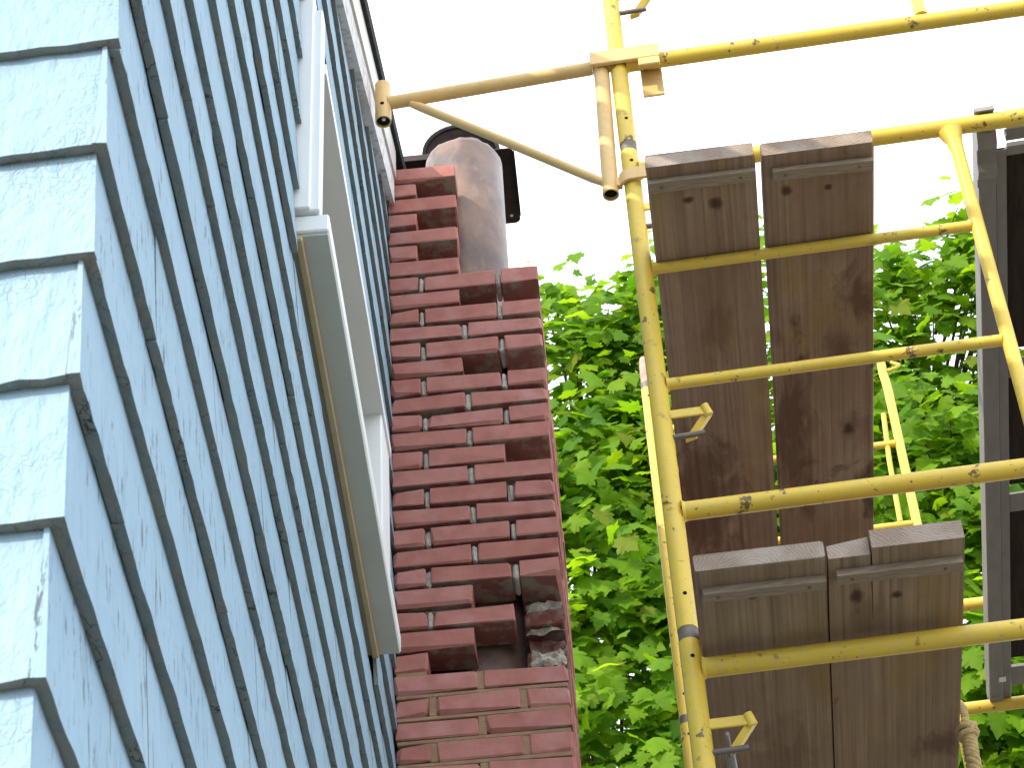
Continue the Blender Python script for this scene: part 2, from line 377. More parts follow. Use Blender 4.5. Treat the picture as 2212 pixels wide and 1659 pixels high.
# shingles
COURSES = [.44,.61,.78,.95,1.12,1.29,1.462,1.625,1.785,1.955,2.12,2.295,2.455,2.635,2.81,2.98,3.15,3.335,3.53,3.725,3.93,4.13,4.33,4.53,4.71,4.88,5.05,5.22]
TB = .0132
def wedge(z0, z1, a0, a1, face, t, rs, top_a0=None, top_a1=None, seg=10, rough=.0018, side=1):
    """a shake: a runs along the wall, d is depth out of the wall (0 = butt face plane). face maps (a, d, z) to frame coordinates"""
    m = MB(); top_a0 = a0 if top_a0 is None else top_a0; top_a1 = a1 if top_a1 is None else top_a1
    zt = z1+.028; lap = (zt-z0)/(z1-z0)
    fr_b, bk_b, fr_t, bk_t = [], [], [], []
    for i in range(seg+1):
        k = i/seg; a = a0+(a1-a0)*k; at = top_a0+(top_a1-top_a0)*k
        dz = rs.uniform(-rough, rough)*1.3; dd = rs.uniform(-rough, rough)*.6
        fr_b.append(face(a, dd, z0+dz)); bk_b.append(face(a, -t-.0008+rs.uniform(-.0008, .0012), z0+dz*.4+rs.uniform(0, .002)))
        fr_t.append(face(at, -t*lap, zt)); bk_t.append(face(at, -t*lap-.003, zt))
    n = seg+1; vs = [H(p) for p in fr_b+bk_b+fr_t+bk_t]
    f0, f1, f2, f3 = [], [], [], []
    for i in range(seg):
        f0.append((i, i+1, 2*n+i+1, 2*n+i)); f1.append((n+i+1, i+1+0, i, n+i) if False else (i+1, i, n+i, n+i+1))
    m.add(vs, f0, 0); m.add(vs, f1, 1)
    m.add(vs, [(0, 2*n, 3*n, n), (seg, n+seg, 3*n+seg, 2*n+seg)], side)
    return m
def gface(a, d, z): return (UW+d, a, z)
def fface(a, d, z): return (a, VC-d+(UW-a)*.05, z)
WV0, WV1, WZ0, WZ1 = 2.815, 4.14, 3.07, 3.64       # window opening in the shingles
rs = random.Random(21); stuffg, stufff = MB(), MB(); nsh = 0
CV1 = 4.63                                           # the shingles stop behind the chimney
for ci in range(len(COURSES)-1):
    z0, z1 = COURSES[ci], COURSES[ci+1]
    lapg = ci % 2 == 0
    t = TB*rs.uniform(.92, 1.12)*(1. if ci < 12 else .90 if ci < 17 else .80)
    a = VC - .001 if lapg else VC + t
    top = VC + t - .001 if lapg else VC + 1.17*t + .0032
    vend = CV1
    first = True
    while a < vend-.02:
        wd = rs.choice((.16,.22,.28,.34,.40,.48))*rs.uniform(.9, 1.1)
        b = min(a+wd, vend)
        if vend-b < .06: b = vend
        # the rake trims the upper courses, the window interrupts the middle ones
        pieces = [(a, b)]
        if z0 < WZ1-.02 and z1 > WZ0+.05: pieces = [(p, q) for p, q in ((a, min(b, WV0-.002)), (max(a, WV1), b)) if q-p > .012]
        for (p, q) in pieces:
            zlim = rake_z(max(p, q))-.15
            if z0 > rake_z(q)-.17: continue
            zz1 = z1
            m = wedge(z0+rs.choice((-.0028,-.001,0,0,.001,.002))*rs.uniform(.5,1), zz1, p+.0003, q-.0003, gface, t*rs.uniform(.9,1.1), rs, top_a0=(top if first else None), rough=.0013, side=0 if first else 1)
            cpt = HF.w(UW, (p+q)/2, z0); fx, fy = project(cpt)
            if -.07 < fx < 1.05 and -.1 < fy < 1.1:
                m.build('shingle', [SH_G, BUTT], gable); nsh += 1
            else:
                b0 = len(stuffg.v); stuffg.v += m.v; stuffg.f += [[b0+i for i in f] for f in m.f]; stuffg.m += m.m; stuffg.sm += m.sm
            first = False
        a = b
    # the front wall, seen at its corner
    e = UW - t if lapg else UW + .001
    et = UW - 1.17*t - .0032 if lapg else UW - 1.15*t
    a = e; k = 0
    while a > UW-1.6:
        b = a - rs.choice((.16,.21,.26))*rs.uniform(.95,1.1)
        m = wedge(z0, z1, b+.0003, a-.0003, fface, t, rs, top_a1=(et if k == 0 else None), rough=.0013, side=0 if k == 0 else 1)
        fx, fy = project(HF.w(a, VC, z0)); 
        if -.03 < fx and -.12 < fy < 1.12:
            m.build('shingle', [SH_F, BUTT], front); nsh += 1
        else:
            b0 = len(stufff.v); stufff.v += m.v; stufff.f += [[b0+i for i in f] for f in m.f]; stufff.m += m.m; stufff.sm += m.sm
        a = b; k += 1
o = stuffg.build('shingles', [SH_G, BUTT], gable); o['kind'] = 'stuff'
o = stufff.build('shingles', [SH_F, BUTT], front); o['kind'] = 'stuff'
# walls are centred meshes: their children were given house coordinates, so undo the wall offset
for wl in (gable, front):
    for ch in wl.children: ch.location = Vector(ch.location) - Vector(wl.location)
print('shingles', nsh)
# rake boards, roof edge
def slope_bar(name, mat, ua, ub, za, zb, v0, v1, sub=1, wob=0.):
    m = MB(); N = sub
    for i in range(N):
        p, q = v0+(v1-v0)*i/N, v0+(v1-v0)*(i+1)/N
        lo = lambda v: rake_z(v)+za; hi = lambda v: rake_z(v)+zb
        m.hexa([H(x) for x in ((ua,p,lo(p)),(ub,p,lo(p)),(ub,q,lo(q)),(ua,q,lo(q)),(ua,p,hi(p)),(ub,p,hi(p)),(ub,q,hi(q)),(ua,q,hi(q)))])
    return m.build(name, mat, house)
slope_bar('rake_board', RAKE, UW-.026, -.415, -.262, -.128, VC-.3, 4.553)
slope_bar('rake_board', BEIGE, UW-.026, -.4085, -.150, -.027, VC-.3, 3.82)
slope_bar('rake_board', BEIGE, UW-.026, -.4085, -.150, -.027, 3.822, 4.549)
m = MB(); lo, hi = -.026, .03
for (p, q) in ((VC-.3, VR), (VR, VE+.3)):
    m.hexa([H(x) for x in ((UW-7.9,p,roof_z(p)+lo),(-.397,p,roof_z(p)+lo),(-.397,q,roof_z(q)+lo),(UW-7.9,q,roof_z(q)+lo),
                           (UW-7.9,p,roof_z(p)+hi),(-.397,p,roof_z(p)+hi),(-.397,q,roof_z(q)+hi),(UW-7.9,q,roof_z(q)+hi))])
roof = m.build('roof', ROOF, house)
# frayed wood at the foot of the rake
m = MB()
for i in range(9):
    v = 4.50+.006*i; z = rake_z(v)-.262; l = R.uniform(.02, .055)
    m.tube([H((UW-.01+R.uniform(-.004,.012), v, z+.01)), H((UW-.006+R.uniform(-.006,.012), v+R.uniform(.0,.02), z-l))], [.004,.0012], 5)
m.build('splinters', simple('rotten_wood', (.12,.075,.05), (.20,.15,.11), 40, .9, .1), house)
# window
win = MB(); win.box(H((UW-.10, WV0+.05, WZ0+.04)), H((UW-.09, WV1-.05, WZ1-.04))); window = win.build('window', GLASS, house)
def wpart(name, mat, a, b, bev=.0025):
    q = MB(); q.bbox(H(a), H(b), bev); o = q.build(name, mat, window); o.location = Vector(o.location)-Vector(window.location); return o
wpart('sill', WHITE, (UW-.10, 2.835, 3.060), (-.379, 4.135, 3.104))
wpart('casing', WHITE, (UW-.09, 2.818, 3.106), (-.412, 2.86, 3.75))
wpart('casing', WHITE, (UW-.088, 2.826, 3.1055), (-.395, 2.866, 3.70))
wpart('casing', WHITE, (UW-.09, 3.935, 3.1058), (-.397, 4.10, 3.64))
q = MB(); z0a, z0b = 3.545, 3.612
q.hexa([H(x) for x in ((UW-.088,2.867,z0a),(-.392,2.867,z0a),(-.392,4.105,z0b),(UW-.088,4.105,z0b),(UW-.088,2.867,z0a+.03),(-.392,2.867,z0a+.03),(-.392,4.105,z0b+.03),(UW-.088,4.105,z0b+.03))])
o = q.build('head', WHITE, window); o.location = Vector(o.location)-Vector(window.location)
wpart('sill_shade_plate', m_trim('sill_shade_grey', (.54,.54,.46), (.48,.48,.41)), (UW-.02, 2.842, 3.0545), (-.3815, 4.130, 3.0598), .0008)  # added plate, its grey puts shade on the white sill's underside
wpart('caulk_bead', CAULK, (UW-.012, 2.84, 3.044), (UW+.003, 4.13, 3.0540), .002)
wpart('frame', WHITE, (UW-.105, 2.862, 3.1062), (UW-.075, 3.934, 3.15))
wpart('frame', WHITE, (UW-.104, 3.38, 3.151), (UW-.074, 3.42, 3.56))

# ------------------------------------------------------------------ chimney
CF = Fr(2.2); CV = 4.556
CB = Vector((-.29, CV, GZ))
chim = CF.thing('brick_chimney', 'half demolished red brick chimney with missing bricks against the house', 'chimney', CB)
def K(p): return (p[0]-CB.x, p[1]-CB.y, p[2]-CB.z)
PIT = .06637; BH = .0535
ZB = lambda i: 5.109 - PIT*i
UL, URt = -.507, -.0825
FULL = [(UL, -.3065), (-.2885, URt)]; HALF = [(UL, -.424), (-.408, -.2045), (-.187, URt)]
rows = {}
for i in range(0, 7): rows[i] = [FULL[0]] if i % 2 == 0 else [HALF[0]]
for i in range(7, 40): rows[i] = list(HALF) if i % 2 == 1 else list(FULL)
rows[8] = [FULL[0]]; rows[12] = [FULL[0]]; rows[17] = HALF[:2]; rows[24] = [FULL[0]]; rows[25] = HALF[:2]; rows[26] = [FULL[0]]; rows[27] = [HALF[0]]
rb = random.Random(5)
def brick(u0, u1, v0, v1, z0, z1, chip=.22, mat=BRICK):
    m = MB(); j = .0015
    m.bbox(K((u0+rb.uniform(-j,j), v0+rb.uniform(-.002,.002), z0+rb.uniform(-j,j))), K((u1+rb.uniform(-j,j), v1, z1+rb.uniform(-j,j))), .0022, .0017, rb, chip)
    return m.build('brick', mat, chim)
nb = 0
for i in range(0, 36):
    z = ZB(i)
    for (a, b) in rows[i]:
        corner = i >= 7 and b == URt
        dep = .102
        if corner and i % 2 == 1: dep = .203                    # the corner brick turns and runs back along the side
        brick(a, b, CV, CV+(dep if i >= 7 or b < -.4 else .096), z, z+BH); nb += 1
    # right side of the stack
    if i >= 7:
        v = CV + (.115 if i % 2 == 0 else .218)
        if i in (8, 12): v = CV + .118
        if i == 24: v = CV + .125
        if i == 26: v = CV + .10
        if i == 17: v = CV+.218
        if i == 25: v = CV+.035
        if i == 27: v = CV+.03
        while v < CV+1.0:
            e = min(v+.203, CV+1.02)
            m = MB(); m.bbox(K((URt-.1+rb.uniform(-.001,.001), v, z)), K((URt+rb.uniform(-.003,.001), e, z+BH)), .003, .001, rb, .1)
            m.build('brick', INNER if i in (25, 27) and v < CV+.1 else BRICK, chim); nb += 1
            v = e + .013
print('bricks', nb)
# mortar between the bricks: raked deep above, flush and tan below row 27
def mort(name, u0, u1, v0, v1, z0, z1, mat, jit=.0015, bev=.0015):
    m = MB(); m.bbox(K((u0, v0, z0)), K((u1, v1, z1)), bev, jit, rb); return m.build(name, mat, chim)
for i in range(0, 36):
    z = ZB(i); lower = i >= 27
    us = rows[i]; nx = rows.get(i+1, [])
    def cover(rr, a, b): return [(max(a, p), min(b, q)) for p, q in rr if min(b, q)-max(a, p) > .01]
    # bed below row i: where this row and the next both have a brick
    lo_, hi_ = min(p for p, q in us), max(q for p, q in us)
    lo2, hi2 = (min(p for p, q in nx), max(q for p, q in nx)) if nx else (0, 0)
    a, b = max(lo_, lo2), min(hi_, hi2)
    if i+1 in (8, 12, 24, 26) or i in (8, 12, 24, 26): b = min(b, -.3065)
    if i == 17 or i+1 == 17: b = min(b, -.2045)
    rec = .003 if lower else rb.uniform(.022, .034)
    if b-a > .02:
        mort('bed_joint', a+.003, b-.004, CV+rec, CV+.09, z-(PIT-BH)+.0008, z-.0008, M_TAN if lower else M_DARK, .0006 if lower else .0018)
    for (p, q), (p2, q2) in zip(us, us[1:]):
        if lower: mort('head_joint', q-.001, p2+.001, CV+.0035, CV+.09, z-.0005, z+BH+.0005, M_TAN, .0004)
        else: mort('head_joint', q+.0012, p2-.0012, CV+rb.uniform(.003,.009), CV+.08, z-rb.uniform(.001,.006), z+BH-rb.uniform(.002,.008), M_LIGHT, .0018, .004)
# side mortar, inner wythe and back: one rough body behind the face bricks
m = MB()
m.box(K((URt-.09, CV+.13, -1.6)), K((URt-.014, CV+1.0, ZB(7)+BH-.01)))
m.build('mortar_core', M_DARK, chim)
for i in range(0, 36):                  # inner wythe along the house, coarse bricks
    z = ZB(i)
    m = MB(); off = .0 if i % 2 else -.02
    m.bbox(K((UL, CV+.118, z)), K((-.405+off*.5, CV+.32, z+BH)), .004, .002, rb, .2); m.build('inner_brick', INNER, chim)
m = MB(); m.box(K((UL+.002, CV+.125, -1.6)), K((-.412, CV+1.0, ZB(0)+BH-.004)))
m.box(K((UL+.002, CV+.72, -1.6)), K((URt-.1, CV+1.0, ZB(8)))); m.build('inner_core', INNER, chim)
# broken bricks in the right-hand holes
def broken(u0, u1, v0, v1, z0, z1, mats, seed):
    r_ = random.Random(seed); m = MB(); nx, nz = 6, 4
    vs = []; fs = []
    for j in range(nz+1):
        for i in range(nx+1):
            e = (i in (0, nx)) or (j in (0, nz))
            vs.append(K((u0+(u1-u0)*i/nx+r_.uniform(-.004,.004), v0+r_.uniform(-.010,.012)-(0 if e else .008), z0+(z1-z0)*j/nz+r_.uniform(-.003,.003))))
    for j in range(nz):
        for i in range(nx): q = j*(nx+1)+i; fs.append((q, q+1, q+nx+2, q+nx+1))
    m.add(vs, fs, 0)
    m.box(K((u0+.003, v0+.012, z0+.002)), K((u1-.003, v1, z1-.002)), 1)
    return m.build('broken_brick', mats, chim)
ROUGHM = simple('broken_mortar_face', (.50,.46,.39), (.33,.26,.20), 55, .95, .05, bump=1., bsc=110, bd=.008)
broken(-.180, URt-.004, CV+.055, CV+.2, ZB(25)-.010, ZB(25)+BH-.004, [ROUGHM, INNER], 1)
broken(-.170, URt-.004, CV+.018, CV+.2, ZB(27)-.006, ZB(27)+BH*.75, [ROUGHM, BRICK], 2)
broken(-.175, URt-.006, CV+.088, CV+.2, ZB(26)-.012, ZB(26)+BH, [INNER, INNER], 3)
broken(-.180, URt-.006, CV+.10, CV+.2, ZB(24)-.012, ZB(24)+BH, [simple('grey_mortar_wall', (.38,.35,.30), (.24,.21,.18), 35, .95, .05, bump=.8), INNER], 4)
# clay flue: two round tiles
FU, FV, FR = -.2925, 4.79, .121
def flue_tile(z0, z1, seed):
    r_ = random.Random(seed); m = MB(); n = 40; ri = FR-.018
    def ring(r, z, jit): return [K((FU+r*math.cos(2*math.pi*k/n), FV+r*math.sin(2*math.pi*k/n), z+r_.uniform(-jit, jit))) for k in range(n)]
    rings = [ring(ri, z0+.003, .002), ring(FR-.002, z0, .003), ring(FR, z0+.012, .001), ring(FR, (z0+z1)/2, 0), ring(FR, z1-.012, .002), ring(FR-.003, z1, .006), ring(ri, z1-.002, .005), ring(ri, z0+.003, 0)]
    vs = [p for g_ in rings for p in g_]; fs = []
    for i in range(len(rings)-1):
        for k in range(n): fs.append((i*n+k, i*n+(k+1)%n, (i+1)*n+(k+1)%n, (i+1)*n+k))
    m.add(vs, fs, 0, True); return m.build('flue_tile', FLUE, chim)
flue_tile(4.805, 5.415, 1); flue_tile(3.95, 4.79, 2); flue_tile(3.1, 3.945, 3); flue_tile(2.3, 3.095, 4)
# lower brickwork out of the picture
m = MB()
for i in range(36, 104):
    z = ZB(i)
    if z < GZ: break
    for (a, b) in (FULL if i % 2 == 0 else HALF): m.box(K((a, CV, z)), K((b, CV+.1, z+BH)))
    for k in range(4): m.box(K((URt-.1, CV+.23+.21*k, z)), K((URt, CV+.43+.21*k, z+BH)))
o = m.build('bricks', BRICK, chim); o['kind'] = 'stuff'
m = MB(); m.box(K((UL+.004, CV+.004, GZ)), K((URt-.004, CV+1.0, ZB(35)-.016))); m.build('mortar_fill', M_TAN, chim)
# second metal flue with its square cap plate and round collar, behind the clay one
PU, PV, PZ = -.315, 5.06, 5.60
m = MB(); n = 36
hw, hd = .178, .165
corn = []
for (sx, sy) in ((1,1),(-1,1),(-1,-1),(1,-1)):
    for k in range(5):
        a = math.atan2(sy, sx)-math.pi/4+math.pi/2*k/4; rr = .02
        corn.append((PU+sx*(hw-rr)+rr*math.cos(a), PV+sy*(hd-rr)+rr*math.sin(a)))
hole = (PU+hw-.028, PV+hd-.036)
m.prism([K((a, b, 0))[:2] for a, b in corn], 2, PZ-CB.z, PZ+.004-CB.z)
cap = m.build('cap_plate', DARKM, chim)
m = MB(); m.prism([K((hole[0]+.006*math.cos(t*math.pi/4), hole[1]+.006*math.sin(t*math.pi/4), 0))[:2] for t in range(8)], 2, PZ-.0015-CB.z, PZ-.0004-CB.z)
o = m.build('corner_hole_disc', Mat('hole_daylight', .3, .5).col((.75,.78,.8)).m, cap); o.location = Vector(o.location)-Vector(cap.location)  # pale disc painted for the daylight in the plate's corner hole
m = MB(); lip = .0035
for (a, b, c, d) in ((PU-hw, PV-hd-lip, PU-.02, PV-hd), (PU-hw-lip, PV-hd-lip, PU-hw, PV+hd-.03), (PU+hw, PV-hd-lip, PU+hw+lip, PV+hd-.05)):
    m.box(K((a, b, PZ-.02)), K((c, d, PZ+.006)))
o = m.build('lip', DARKM, cap); o.location = Vector(o.location)-Vector(cap.location)
def ringtube(name, r_out, r_in, z0, z1, mat):
    m = MB(); n = 40
    ri = [[K((PU+r*math.cos(2*math.pi*k/n), PV+r*math.sin(2*math.pi*k/n), z)) for k in range(n)] for r, z in ((r_in,z0),(r_out,z0),(r_out,z1),(r_in,z1),(r_in,z0))]
    fs = [(i*n+k, i*n+(k+1)%n, (i+1)*n+(k+1)%n, (i+1)*n+k) for i in range(4) for k in range(n)]
    m.add([p for g_ in ri for p in g_], fs, 0, True); return m.build(name, mat, chim)
ringtube('collar', .118, .112, PZ+.0045, PZ+.180, simple('collar_shade_black', (.008,.007,.007), (.016,.013,.012), 20, .95, .03, bump=.3)); ringtube('collar_flange', .131, .113, PZ+.181, PZ+.186, GREYM)  # near-black colour stands in for the shaded inside of the collar
ringtube('metal_flue', .108, .102, 4.0, PZ-.0005, DARKM)

# ------------------------------------------------------------------ scaffold
SF = Fr(5.8); S0, S1 = 3.847, 6.39; UP = -.0585
FW = 1.524
def make_frame(PU=.795):
    t = thing('scaffold', '', 'scaffold', (0,0,0), -rad(5.8), 'tiers of the yellow scaffold')
    def part(name, mat, fn, p=t):
        m = MB(); fn(m); o = m.build(name, mat, p)
        if p is not t: o.location = Vector(o.location)-Vector(p.location)
        return o
    for u in (0, FW):
        leg = part('leg', [YEL, BORE_SHADE], lambda m: m.tube([(u,0,0),(u,0,.4),(u,0,.8),(u,0,1.492)], .0222, 24))
        part('coupling_pin', PIN, lambda m: m.tube([(u,0,1.4925),(u,0,1.5235)], .0212, 24))
        sgn = 1 if u == 0 else -1
        for z in (1.445, .082):                       # dark discs that paint the shade of bolt holes
            part('bolt_hole_shade', BORE_SHADE, lambda m: m.tube([(u+sgn*.004,-.0226,z),(u+sgn*.004,-.0206,z)], .0046, 10), leg)
        for z in (.595, 1.283):
            def lock(m):
                m.bbox((min(u+sgn*.019,u+sgn*.10), -.010, z-.012), (max(u+sgn*.019,u+sgn*.10), -.004, z+.012), .0012)
                m.tube([(u+sgn*.098,-.012,z+.013),(u+sgn*.106,-.004,z-.012)], [.009,.011], 10)
            lk = part('drop_lock', YEL2, lock)
            def flap(m):
                q = [(u+sgn*.104, -.002, z-.006), (u+sgn*.062, .018, z-.052)]
                a, b = Vector(q[0]), Vector(q[1]); d = Vector((0,.012,0)); e = Vector((sgn*.030,0,.010))
                m.hexa([a-d*.3-e*.5, a-d*.3+e*.3, a+d+e*.3, a+d-e*.5, b-d*.3-e*.5, b-d*.3+e*.3, b+d+e*.3, b+d-e*.5])
            part('latch', YEL2, flap, lk)
            part('brace_pin', PIN, lambda m: m.tube([(u+sgn*.018,-.004,z-.066),(u+sgn*.092,-.004,z-.063)], .0068, 10), lk)
    for z in (.318, 1.426):
        part('ledger', YEL, lambda m: m.tube([(.0215,0,z),(.4,0,z),(.8,0,z),(1.2,0,z),(FW-.0215,0,z)], .0212, 24))
    for z in (.695, 1.072):
        part('rung', YEL, lambda m: m.tube([(.021,0,z),(.03,0,z),(.4,0,z),(PU-.015,0,z)], [.019,.0138,.0138,.0138], 20))
    part('inner_post', YEL2, lambda m: m.tube([(PU,0,.339),(PU,0,.355),(PU,0,.8),(PU,0,1.33),(PU-.002,0,1.375),(PU-.005,0,1.406)], [.021,.0165,.0165,.0165,.020,.030] if PU < .85 else [.021,.0165,.0165,.0165,.0165,.0165], 20))
    part('weld_bead', YEL2, lambda m: [m.tube([(.0205,0,z-.0),(.028,0,z)], [.0255,.0215], 16) for z in (.318,1.426)])
    return t
proto = make_frame(); protof = make_frame(.885)
TIER = {'lower': 1.317, 'middle': 2.841, 'upper': 4.365}
LAB = {('n','middle'): 'near yellow scaffold frame in the middle, rungs in front of the upper planks',
       ('n','upper'): 'near topmost yellow scaffold frame carrying the ochre bracket',
       ('n','lower'): 'near lower yellow scaffold frame, its ledger under the lower planks',
       ('f','middle'): 'far yellow scaffold frame behind the planks, its ledger under the walkboard end',
       ('f','upper'): 'far upper yellow scaffold frame, its post against the leaves right of the planks',
       ('f','lower'): 'far lower yellow scaffold frame behind the lower planks'}
NBY = {}
for i, k in enumerate((('n','middle'),('n','upper'),('n','lower'),('f','middle'),('f','upper'))):
    o = proto if i == 0 else protof if i == 3 else copy_tree(proto if k[0] == 'n' else protof)
    o.location = SF.w(UP if k[0] == 'n' else -.139, S0 if k[0] == 'n' else S1, TIER[k[1]])
    if k == ('f','upper'):            # this one stops at its inner post: no right half
        for ch in list(o.children):
            if ch.location.x > 1.2 or (ch.name.startswith('ledger') and ch.location.z > 1.): 
                for c2 in list(ch.children_recursive)+[ch]: bpy.data.objects.remove(c2)
    o['label'] = LAB[k]; NBY[k] = o
m = MB(); m.tube([(0.0,0,1.524),(0,0,1.61),(0,0,1.655)], [.0195,.0195,.015], 16)
m.build('stacking_pin', simple('rusty_pin', (.55,.36,.30), (.40,.22,.17), 30, .6), NBY[('f','upper')])
m = MB(); m.tube([(.829,.0,.71),(.836,.0,1.0),(.85,.0,1.22)], .0095, 12); m.build('stiffener_rod', YEL2, NBY[('f','upper')])
m = MB(); m.tube([(.88,0,1.405),(.88,0,1.47)], .0165, 16); m.tube([(.897,0,1.43),(.93,-.002,1.436),(.945,-.002,1.452),(.915,.0,1.470)], .007, 8); m.build('post_clip', YEL2, NBY[('f','upper')])
# ochre side bracket hung on the near leg
br = SF.thing('side_bracket', 'ochre outrigger bracket clamped to the near scaffold leg, pointing at the house', 'bracket', (-.105, S0, 4.19)); BB = Vector((-.105, S0, 4.19))
def B(*p): return (p[0]-BB.x, p[1]-BB.y, p[2]-BB.z)
def bpart(name, fn, mat=PEACH):
    m = MB(); fn(m); return m.build(name, mat, br)
bpart('arm', lambda m: m.tube([B(-.128,S0,4.688),(B(-.4,S0,4.676)),B(-.668,S0,4.664)], .0185, 22))
bpart('upright', lambda m: m.tube([B(-.104,S0,4.672),B(-.110,S0,4.43),B(-.1155,S0,4.192)], .0205, 22, cap1=False, inner=.05), [PEACH])
bpart('bore', lambda m: m.tube([B(-.1152,S0,4.202),B(-.115,S0,4.215)], .0168, 16), BORE_SHADE)  # dark plug painting the shade inside the open end
bpart('brace', lambda m: m.tube([B(-.610,S0,4.648),B(-.585,S0,4.630),B(-.36,S0-.002,4.437),B(-.155,S0,4.262),B(-.128,S0,4.240)], [.009,.0122,.0122,.0122,.010], 16))
bpart('socket', lambda m: m.tube([B(-.684,S0,4.738),B(-.684,S0,4.66),B(-.684,S0,4.592)], .0212, 22, cap1=False, inner=.05))
bpart('bore', lambda m: m.tube([B(-.684,S0,4.598),B(-.684,S0,4.612)], .0176, 16), BORE_SHADE)  # dark plug for the shade up inside the socket
bpart('bolt', lambda m: m.tube([B(-.682,S0-.004,4.5955),B(-.682,S0-.004,4.602)], .005, 10), Mat('bolt_tip', .4, .4).col((.7,.7,.68)).m)
bpart('bolt_hole_shade', lambda m: m.tube([B(-.683,S0-.0218,4.643),B(-.683,S0-.0195,4.643)], .0055, 10), BORE_SHADE)  # dark disc painted as the hole's shade
bpart('clamp_plate', lambda m: m.bbox(B(-.130,S0-.036,4.660), B(.052,S0-.0245,4.712), .0015))
bpart('clamp_top', lambda m: m.bbox(B(-.128,S0-.0243,4.7025), B(.051,S0+.036,4.711), .0012))
bpart('hook_block', lambda m: m.bbox(B(-.006,S0-.037,4.630), B(.050,S0-.024,4.6595), .002))
bpart('hook_jaw', lambda m: m.bbox(B(-.004,S0+.0245,4.575), B(.052,S0+.032,4.702), .002))
def strap(m):
    N = 12; pts_o, pts_i = [], []
    for k in range(N+1):
        a = math.pi*1.12+math.pi*.38*k/N*1.0
        pts_o.append((UP+.034*math.cos(a), S0+.034*math.sin(a))); pts_i.append((UP+.0262*math.cos(a), S0+.0262*math.sin(a)))
    prof = pts_o + [(.012, S0-.034), (.012, S0-.0262)] + pts_i[::-1]
    m.prism([B(a, b, 0)[:2] for a, b in prof], 2, 4.207-BB.z, 4.246-BB.z)
    m.bbox(B(-.100,S0-.012,4.211), B(-.0905+.006,S0+.004,4.242), .001)
bpart('strap', strap)
# planks
def plank(name, label, az, base, wd, ln, th, woodm, endm, cleat, shape=None):
    F = Fr(az); t = thing(name, label, 'plank', SF.w(*base), -rad(az-1.15), 'wooden scaffold planks')
    m = MB(); 
    if shape: shape(m, wd, ln, th)
    else:
        N = 8
        def ring(y, k):
            e = .004
            j = [R.uniform(-.0016,.0016) for _ in range(8)]
            return [(e+j[0],y,0),(wd-e+j[1],y,0+j[2]*.5),(wd+j[3],y,e),(wd+j[4],y,th-e),(wd-e,y,th),(e,y,th),(0+j[6],y,th-e),(0+j[7],y,e)]
        ys = [0,.012,.15,.5,.9,1.5,2.2,ln]; rings = [ring(y, i) for i, y in enumerate(ys)]
        rings[0] = [((x-wd/2)*.997+wd/2, y+R.uniform(-.002,.002), (z-th/2)*.94+th/2) for x, y, z in rings[0]]
        vs = [p for r_ in rings for p in r_]; fs = []
        for i in range(len(rings)-1):
            for k in range(8): fs.append((i*8+k, i*8+(k+1)%8, (i+1)*8+(k+1)%8, (i+1)*8+k))
        m.add(vs, fs, 0); m.add(rings[0], [tuple(range(7,-1,-1))], 1); m.add(rings[-1], [tuple(range(8))], 1)
    bd = m.build('board', [woodm, endm], t, loc=(wd/2, ln/2, 0))
    c0, c1, v0, cw, ct, tl = cleat
    q = MB(); q.hexa([(c0,v0,-ct),(c1,v0+tl,-ct),(c1,v0+cw+tl,-ct*.75),(c0,v0+cw,-ct*.75),(c0,v0+.003,-.0006),(c1,v0+.003+tl,-.0006),(c1,v0+cw+tl,-.0006),(c0,v0+cw,-.0006)])
    cl = q.build('cleat', CLEAT, t)
    q = MB()
    for x in (.12, .86): 
        xx = c0+(c1-c0)*x; q.tube([(xx, v0+cw*.5+tl*x, -ct*.88-.0015),(xx, v0+cw*.5+tl*x, -ct*.8)], .004, 8)
    o = q.build('nail', PIN, cl); o.location = Vector(o.location)-Vector(cl.location)
    return t
WB = (.39,.26,.178); WD = (.225,.135,.087)
LN = 3.2
hl = LN/2
pA = m_wood('plank_wood_a', WB, WD, [(-.035,-hl+.115,.012,1.0),(.028,-hl+.135,.016,.8)], .70, (1,2,3), [(-.06,-hl+1.25,.10,.30,.7),(.02,-hl+.55,.05,.5,.4)])
pB = m_wood('plank_wood_b', (.38,.25,.168), WD, [(-.075,-hl+.115,.013,.8),(.022,-hl+.12,.010,1.),(.06,-hl+.98,.014,.6)], .60, (5,9,1), [(.085,-hl+.50,.05,.50,.75),(.05,-hl+.66,.04,.5,.6),(-.085,-hl+.95,.06,.18,.7),(.075,-hl+.97,.04,.6,.5)])
pC = m_wood('plank_wood_c', (.37,.26,.168), (.235,.155,.09), [(-.02,-hl+.10,.009,.8)], .72, (3,4,8), [(.0,-hl+.75,.09,.4,.4)])
pD = m_wood('plank_wood_d', (.38,.265,.172), (.245,.165,.095), [(.0,-hl+.16,.012,1.),(-.08,-hl+.15,.014,.6)], .66, (8,1,5), [(.09,-hl+.72,.05,.9,.6),(-.06,-hl+.22,.05,.9,.35)])
ZA, ZL = 3.9275, 2.788
plank('scaffold_plank', 'upper left wooden plank with two dark knots near its end, beside the yellow leg', 5.8, (-.0205, 3.537, ZA), .250, LN, .044, pA, m_endgrain('end_grain_a', .06, -.06, (1,1,1)), (.002,.248,.033,.036,.017,.0))
plank('scaffold_plank', 'upper right wooden plank with a sunlit end and dark stains, beside the leaves', 5.4, (.2465, 3.549, ZA), .255, LN, .044, pB, m_endgrain('end_grain_b', .0, .14, (4,2,1)), (.022,.253,.036,.034,.017,.002))
